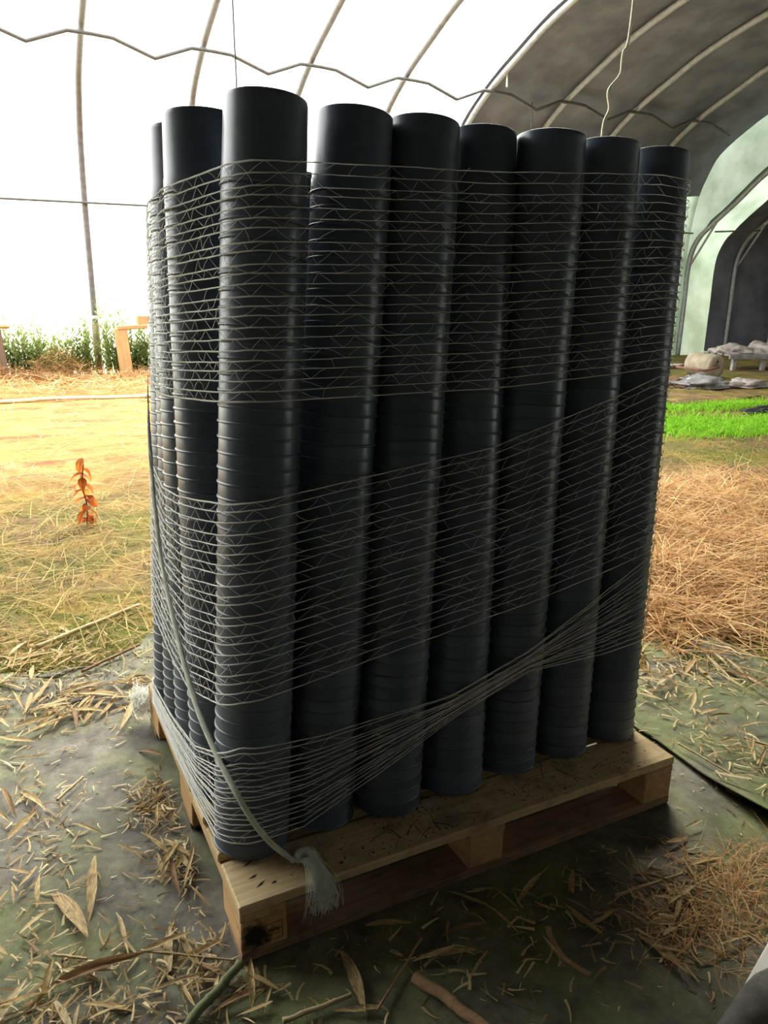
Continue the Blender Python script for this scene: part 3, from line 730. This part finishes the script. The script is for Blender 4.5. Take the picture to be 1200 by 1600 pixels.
scatter('straw_band', 9000, rect_place(-3.5, 4.5, 8.5, 10.7, .10), (.08, .35), 'straw', 'band of orange straw along the far film wall', 'straw', .35, .03)
scatter('straw_mound', 4200, gauss_place([(.45, 10.15, .32, .18, .45), (1.9, 10.1, .4, .2, .16), (-.2, 10.2, .4, .18, .22), (-1.2, 10.2, .4, .18, .18), (2.6, 10.1, .4, .2, .15)]), (.08, .32), 'straw_brown', 'brown straw mound at the foot of the weeds', 'straw', .5, .03)
scatter('straw_litter', 8500, rect_place(-1.6, 2.6, 1.5, 4.6, .02), (.06, .30), 'straw_mix', 'loose straw strewn over the mossy ground', 'straw', .22, .018)
scatter('straw_scatter', 5000, rect_place(-2.5, 5, 4.4, 8.6, .02), (.06, .28), 'straw', 'straw strewn over the bright bare ground', 'straw', .25, .02)
scatter('straw_patch', 5000, rect_place(3.0, 9.5, 2.4, 8.2, .012), (.05, .22), 'straw_mix', 'loose straw on the ground around the green grass', 'straw', .22, .018)
scatter('grass_patch', 14000, gauss_place([(6.3, 4.35, .55, .22, 0), (5.7, 4.5, .35, .22, 0), (7.1, 4.05, .5, .2, 0), (6.5, 3.95, .5, .14, 0), (7.6, 5.2, .5, .12, 0), (6.4, 5.35, .3, .12, 0)]), (.05, .13), 'grass', 'patch of fresh bright green grass past the pots', 'grass', .2, .10, 2, 0, .3, (.7, 1.5))
scatter('moss_tufts', 22000, gauss_place([(-.35, 2.2, .3, .35, 0), (-.3, 1.62, .3, .14, 0), (-.5, 1.5, .2, .12, 0), (.0, 2.8, .5, .4, 0), (-.5, 3.1, .4, .4, 0), (2.0, .55, .2, .12, 0), (2.3, .35, .2, .12, 0), (4.9, 3.1, .6, .25, 0), (5.4, 3.4, .6, .2, 0)]), (.008, .028), 'moss', 'low green moss and seedlings on the soil', 'moss', .3, .25, 1, 0, .2, (.3, 1.3))
def mat_place():
    z = random.choice(zones); x = random.gauss(z[0][0], z[1][0]*1.35); y = random.gauss(z[0][1], z[1][1]*1.35)
    return x, y, (.022 if x > 1.39 else .006)
scatter('leaf_litter', 3000, avoid(mat_place), (.012, .050), 'bits', 'small broken leaf bits strewn over the mats', 'litter', .22, .15, 3, .004, .45)
scatter('leaf_crumbs', 1600, avoid(rect_place(-.7, 2.2, -.6, 1.5)), (.004, .016), 'bits', 'fine crumbs of leaf and straw on the mats', 'litter', .2, .3, 1, .008, .1)
def deck_place():
    x = min(1.18, max(.02, random.choice((random.gauss(.42, .07), random.gauss(.85, .12), random.uniform(.1, 1.15))))); return x, random.uniform(.012, .135), .1505
scatter('soil_crumbs', 380, deck_place, (.002, .008), 'soil', 'dark soil crumbs along the front deck board', 'soil', .2, .5, 1, .0005, .1)
scatter('deck_straw', 45, deck_place, (.02, .06), 'soil', 'dark stalks lying on the front deck board', 'litter', .12, .05, 2, .001, .3)
# tall weeds behind the wall line
V, F, A = [], [], []
for i in range(900):
    x = random.uniform(-2.2, 3.4); y = random.uniform(10.55, 10.92)
    if 1.0 < x < 1.13: continue
    h = random.uniform(.55, 1.15)*(1 if random.random() < .9 else 1.2)*(.75+.35*noise.noise(Vector((x*1.3, 0, 4))))
    lean = Vector((random.gauss(0, .08), random.gauss(0, .08), 1)); col = random.random(); 
    for k in range(22):
        t = .1+.9*k/22; p = Vector((x, y, .0)) + lean*h*t; a = random.uniform(0, 6.28); L = random.uniform(.07, .16)*(1.2-.6*t)
        d = Vector((math.cos(a)*.7, math.sin(a)*.7, random.uniform(.2, .9))).normalized()*L; s_ = Vector((-math.sin(a), math.cos(a), 0))*L*.13; b = len(V); c2 = min(1, max(0, col*.5+random.random()*.5))
        V += [p, p+d*.5-s_, p+d, p+d*.5+s_]; A += [c2]*4; F.append((b, b+1, b+2, b+3))
    b = len(V); q = Vector((x, y, 0)); V += [q-Vector((.005, 0, 0)), q+Vector((.005, 0, 0)), q+lean*h]; A += [col]*3; F.append((b, b+1, b+2))
tag(link('tall_weeds', mesh('tall_weeds', V, F, 'weed', False, A)), 'strip of tall green weeds along the bright film wall', 'weeds', kind='stuff')

# ------------------------------------------------------------------ things standing at the far wall
w = empty('wooden_stand', (1.38, 10.45, 0)); tag(w, 'pale wooden stand with an arm and block, beside the pots', 'stand')
o = link('post', box_me('post', .17, .12, .70, 'stand', .01), w, (0, 0, .35), (0, -.07, 0))
link('arm', box_me('arm', .42, .14, .06, 'stand', .01), w, (.14, 0, .715), (0, -.05, 0))
link('cap_block', box_me('cap_block', .55, .14, .12, 'stand', .008), w, (.50, .06, .81))
w = empty('wooden_stand', (-.22, 10.45, 0)); tag(w, 'dark wooden stand with a pale top at the weeds edge', 'stand')
link('post', box_me('post', .13, .12, .70, 'stand_dark', .01), w, (0, 0, .35), (0, -.06, 0))
link('arm', box_me('arm', .42, .16, .055, 'stand', .02), w, (-.05, 0, .735))
link('prop', box_me('prop', .06, .06, .55, 'stand', .008), w, (-.05, -.2, .26), (.25, 0, .1))
v, f = tube([(x, 8.32-.06*x+.02*math.sin(x*3), .03+.006*math.sin(x*5)) for x in np.linspace(-4, 6, 50)], .022, 8)
tag(obj('ground_pole', v, f, 'pipe_pale', smooth=True), 'long pale pole lying on the straw ground along the wall', 'pole')
# small withered plant with red-brown leaves
w = empty('withered_plant', (.06, 3.28, -.005)); tag(w, 'withered little plant with rust red leaves on the mossy ground', 'plant')
sp = smooth_path([(0, 0, 0), (.01, 0, .12), (-.005, .0, .24), (.012, 0, .36)], 20); v, f = tube(sp, .004, 6); obj('stem', v, f, 'leaf_red', w, smooth=True)
lm = leaf_me('leaf', .085, .055, .4, .12, 'leaf_red', .3, 6)
for i in range(21):
    t = .06+.94*(i/20)**1.25; p = sp[min(20, int(t*20))]; a = i*2.4
    link('leaf', lm, w, p+Vector((math.cos(a)*.028, math.sin(a)*.028, 0)), (random.gauss(0, .5), random.uniform(.3, 1.1), a))

# ------------------------------------------------------------------ clutter by the low tunnel
w = empty('garden_roller', (10.05, 7.70, 0), (0, 0, -1.6)); tag(w, 'weathered concrete garden roller with a rusty frame', 'roller')
prof = [(.0, -.26), (.165, -.26), (.185, -.245), (.19, -.15), (.192, 0), (.19, .15), (.185, .245), (.165, .26), (.05, .258), (.045, .245), (0, .245)]
V, F = lathe(prof, 36, False); V = [(z, x, y+.19) for x, y, z in V]; dr = obj('drum', V, F, 'concrete', w, smooth=True)
v, f = lathe([(.0, .262), (.02, .262), (.02, .25)], 14, False); obj('axle_hole', [(z, x, y+.27) for x, y, z in v], f, 'sheet_black', dr)
for s in (-1, 1):
    v, f = tube([(s*.30, 0, .19), (s*.30, -.30, .14)], .022, 6); obj('side_bar', v, f, 'rust', w, smooth=True)
v, f = tube([(-.31, -.30, .14), (.31, -.30, .14)], .022, 6); obj('front_bar', v, f, 'rust', w, smooth=True)
v, f = tube([(-.31, 0, .19), (.31, 0, .19)], .018, 8); obj('axle', v, f, 'rust', w, smooth=True)
v, f = tube([(-.31, -.30, .14), (-.7, -1.0, .12)], .022, 6); obj('handle_bar', v, f, 'rust', w, smooth=True)
w = empty('low_table', (12.45, 8.35, 0), (0, 0, -.25)); tag(w, 'low grey slatted table carrying crumpled sacks', 'table')
for i in range(4): link('slat', box_me('slat', 2.2, .15, .03, 'sheet', .004), w, (0, -.3+.2*i, .27))
for (x, y) in ((-.95, -.32), (-.35, -.32), (.35, -.32), (.95, -.32), (-.95, .3), (.95, .3)): link('leg', box_me('leg', .07, .07, .255, 'sheet', .004), w, (x, y, .127))
link('rail', box_me('rail', 2.2, .03, .07, 'sheet', .004), w, (0, -.39, .24))
def crumple(name, loc, sx, sy, sz, mat, seed, lab, cat, sub=4, rough=1.0):
    bm = bmesh.new(); bmesh.ops.create_icosphere(bm, subdivisions=sub, radius=1)
    for v_ in bm.verts:
        p = v_.co.copy(); d = 1+.35*rough*noise.noise(p*1.7+Vector((seed, 0, 0)))+.22*rough*noise.noise(p*4.5+Vector((0, seed, 0)))
        v_.co = Vector((p.x*sx*d, p.y*sy*d, max(0, p.z)*sz*d))
    me = bpy.data.meshes.new(name); bm.to_mesh(me); bm.free(); me.materials.append(M[mat]); me.polygons.foreach_set('use_smooth', [True]*len(me.polygons))
    return tag(link(name, me, loc=loc), lab, cat)
crumple('crumpled_sack', (11.75, 8.55, .285), .42, .33, .14, 'sack', 1, 'crumpled pale sack at the near end of the low table', 'sack')
crumple('crumpled_sack', (12.45, 8.38, .285), .48, .33, .19, 'sack', 5, 'largest crumpled sack in the middle of the low table', 'sack')
crumple('crumpled_sack', (13.2, 8.15, .285), .40, .33, .16, 'sack', 9, 'crumpled pinkish sack at the far end of the low table', 'sack')
crumple('plastic_sheet', (8.95, 6.75, .0), .50, .28, .13, 'sheet', 3, 'crumpled grey plastic sheet in front of the concrete roller', 'sheet', 4, 1.6)
crumple('plastic_sheet', (9.7, 6.55, .0), .35, .22, .10, 'sack', 13, 'pale torn plastic scrap beside the grey sheet', 'sheet', 4, 1.6)
crumple('plastic_sheet', (7.75, 4.72, .0), .38, .12, .07, 'sheet_black', 17, 'black plastic scrap at the edge of the grass', 'sheet', 4, 1.4)
crumple('plastic_sheet', (9.2, 7.1, .0), .22, .16, .12, 'sheet', 33, 'small dark crumpled scrap touching the roller frame', 'sheet', 4, 1.8)
crumple('plastic_sheet', (8.6, 7.0, .0), .25, .2, .09, 'rust', 41, 'rusty brown scrap beside the grey plastic sheet', 'sheet', 4, 1.8)
crumple('soil_ridge', (7.6, 5.6, -.02), 1.2, .25, .06, 'earth', 21, 'low dry soil ridge behind the green grass', 'soil', 4, 1.2)
link_o = link('white_plank', box_me('white_plank', 1.9, .12, .05, 'white_board', .004), loc=(10.6, 8.9, .05), rot=(0, .03, .05)); tag(link_o, 'white plank lying behind the concrete roller', 'plank')
# right foreground: folded mat edge and white board
v, f = merge([tube([(x, -.565-.03*(x-.8)+.01*math.sin(x*9), .012+.035*min(1, max(0, (x-.66)*5))) for x in np.linspace(.66, 1.45, 26)], [max(.004, .050*min(1, (x-.655)*4.5)) for x in np.linspace(.66, 1.45, 26)], 14)])
tag(obj('rolled_mat', v, f, 'grey_mat', smooth=True), 'rolled grey fabric mat at the lower corner', 'mat')
o = link('white_board', box_me('white_board', .32, .05, .03, 'white_board', .003), loc=(1.02, -.475, .025), rot=(0, 0, .35)); tag(o, 'white painted board end behind the rolled mat', 'board')
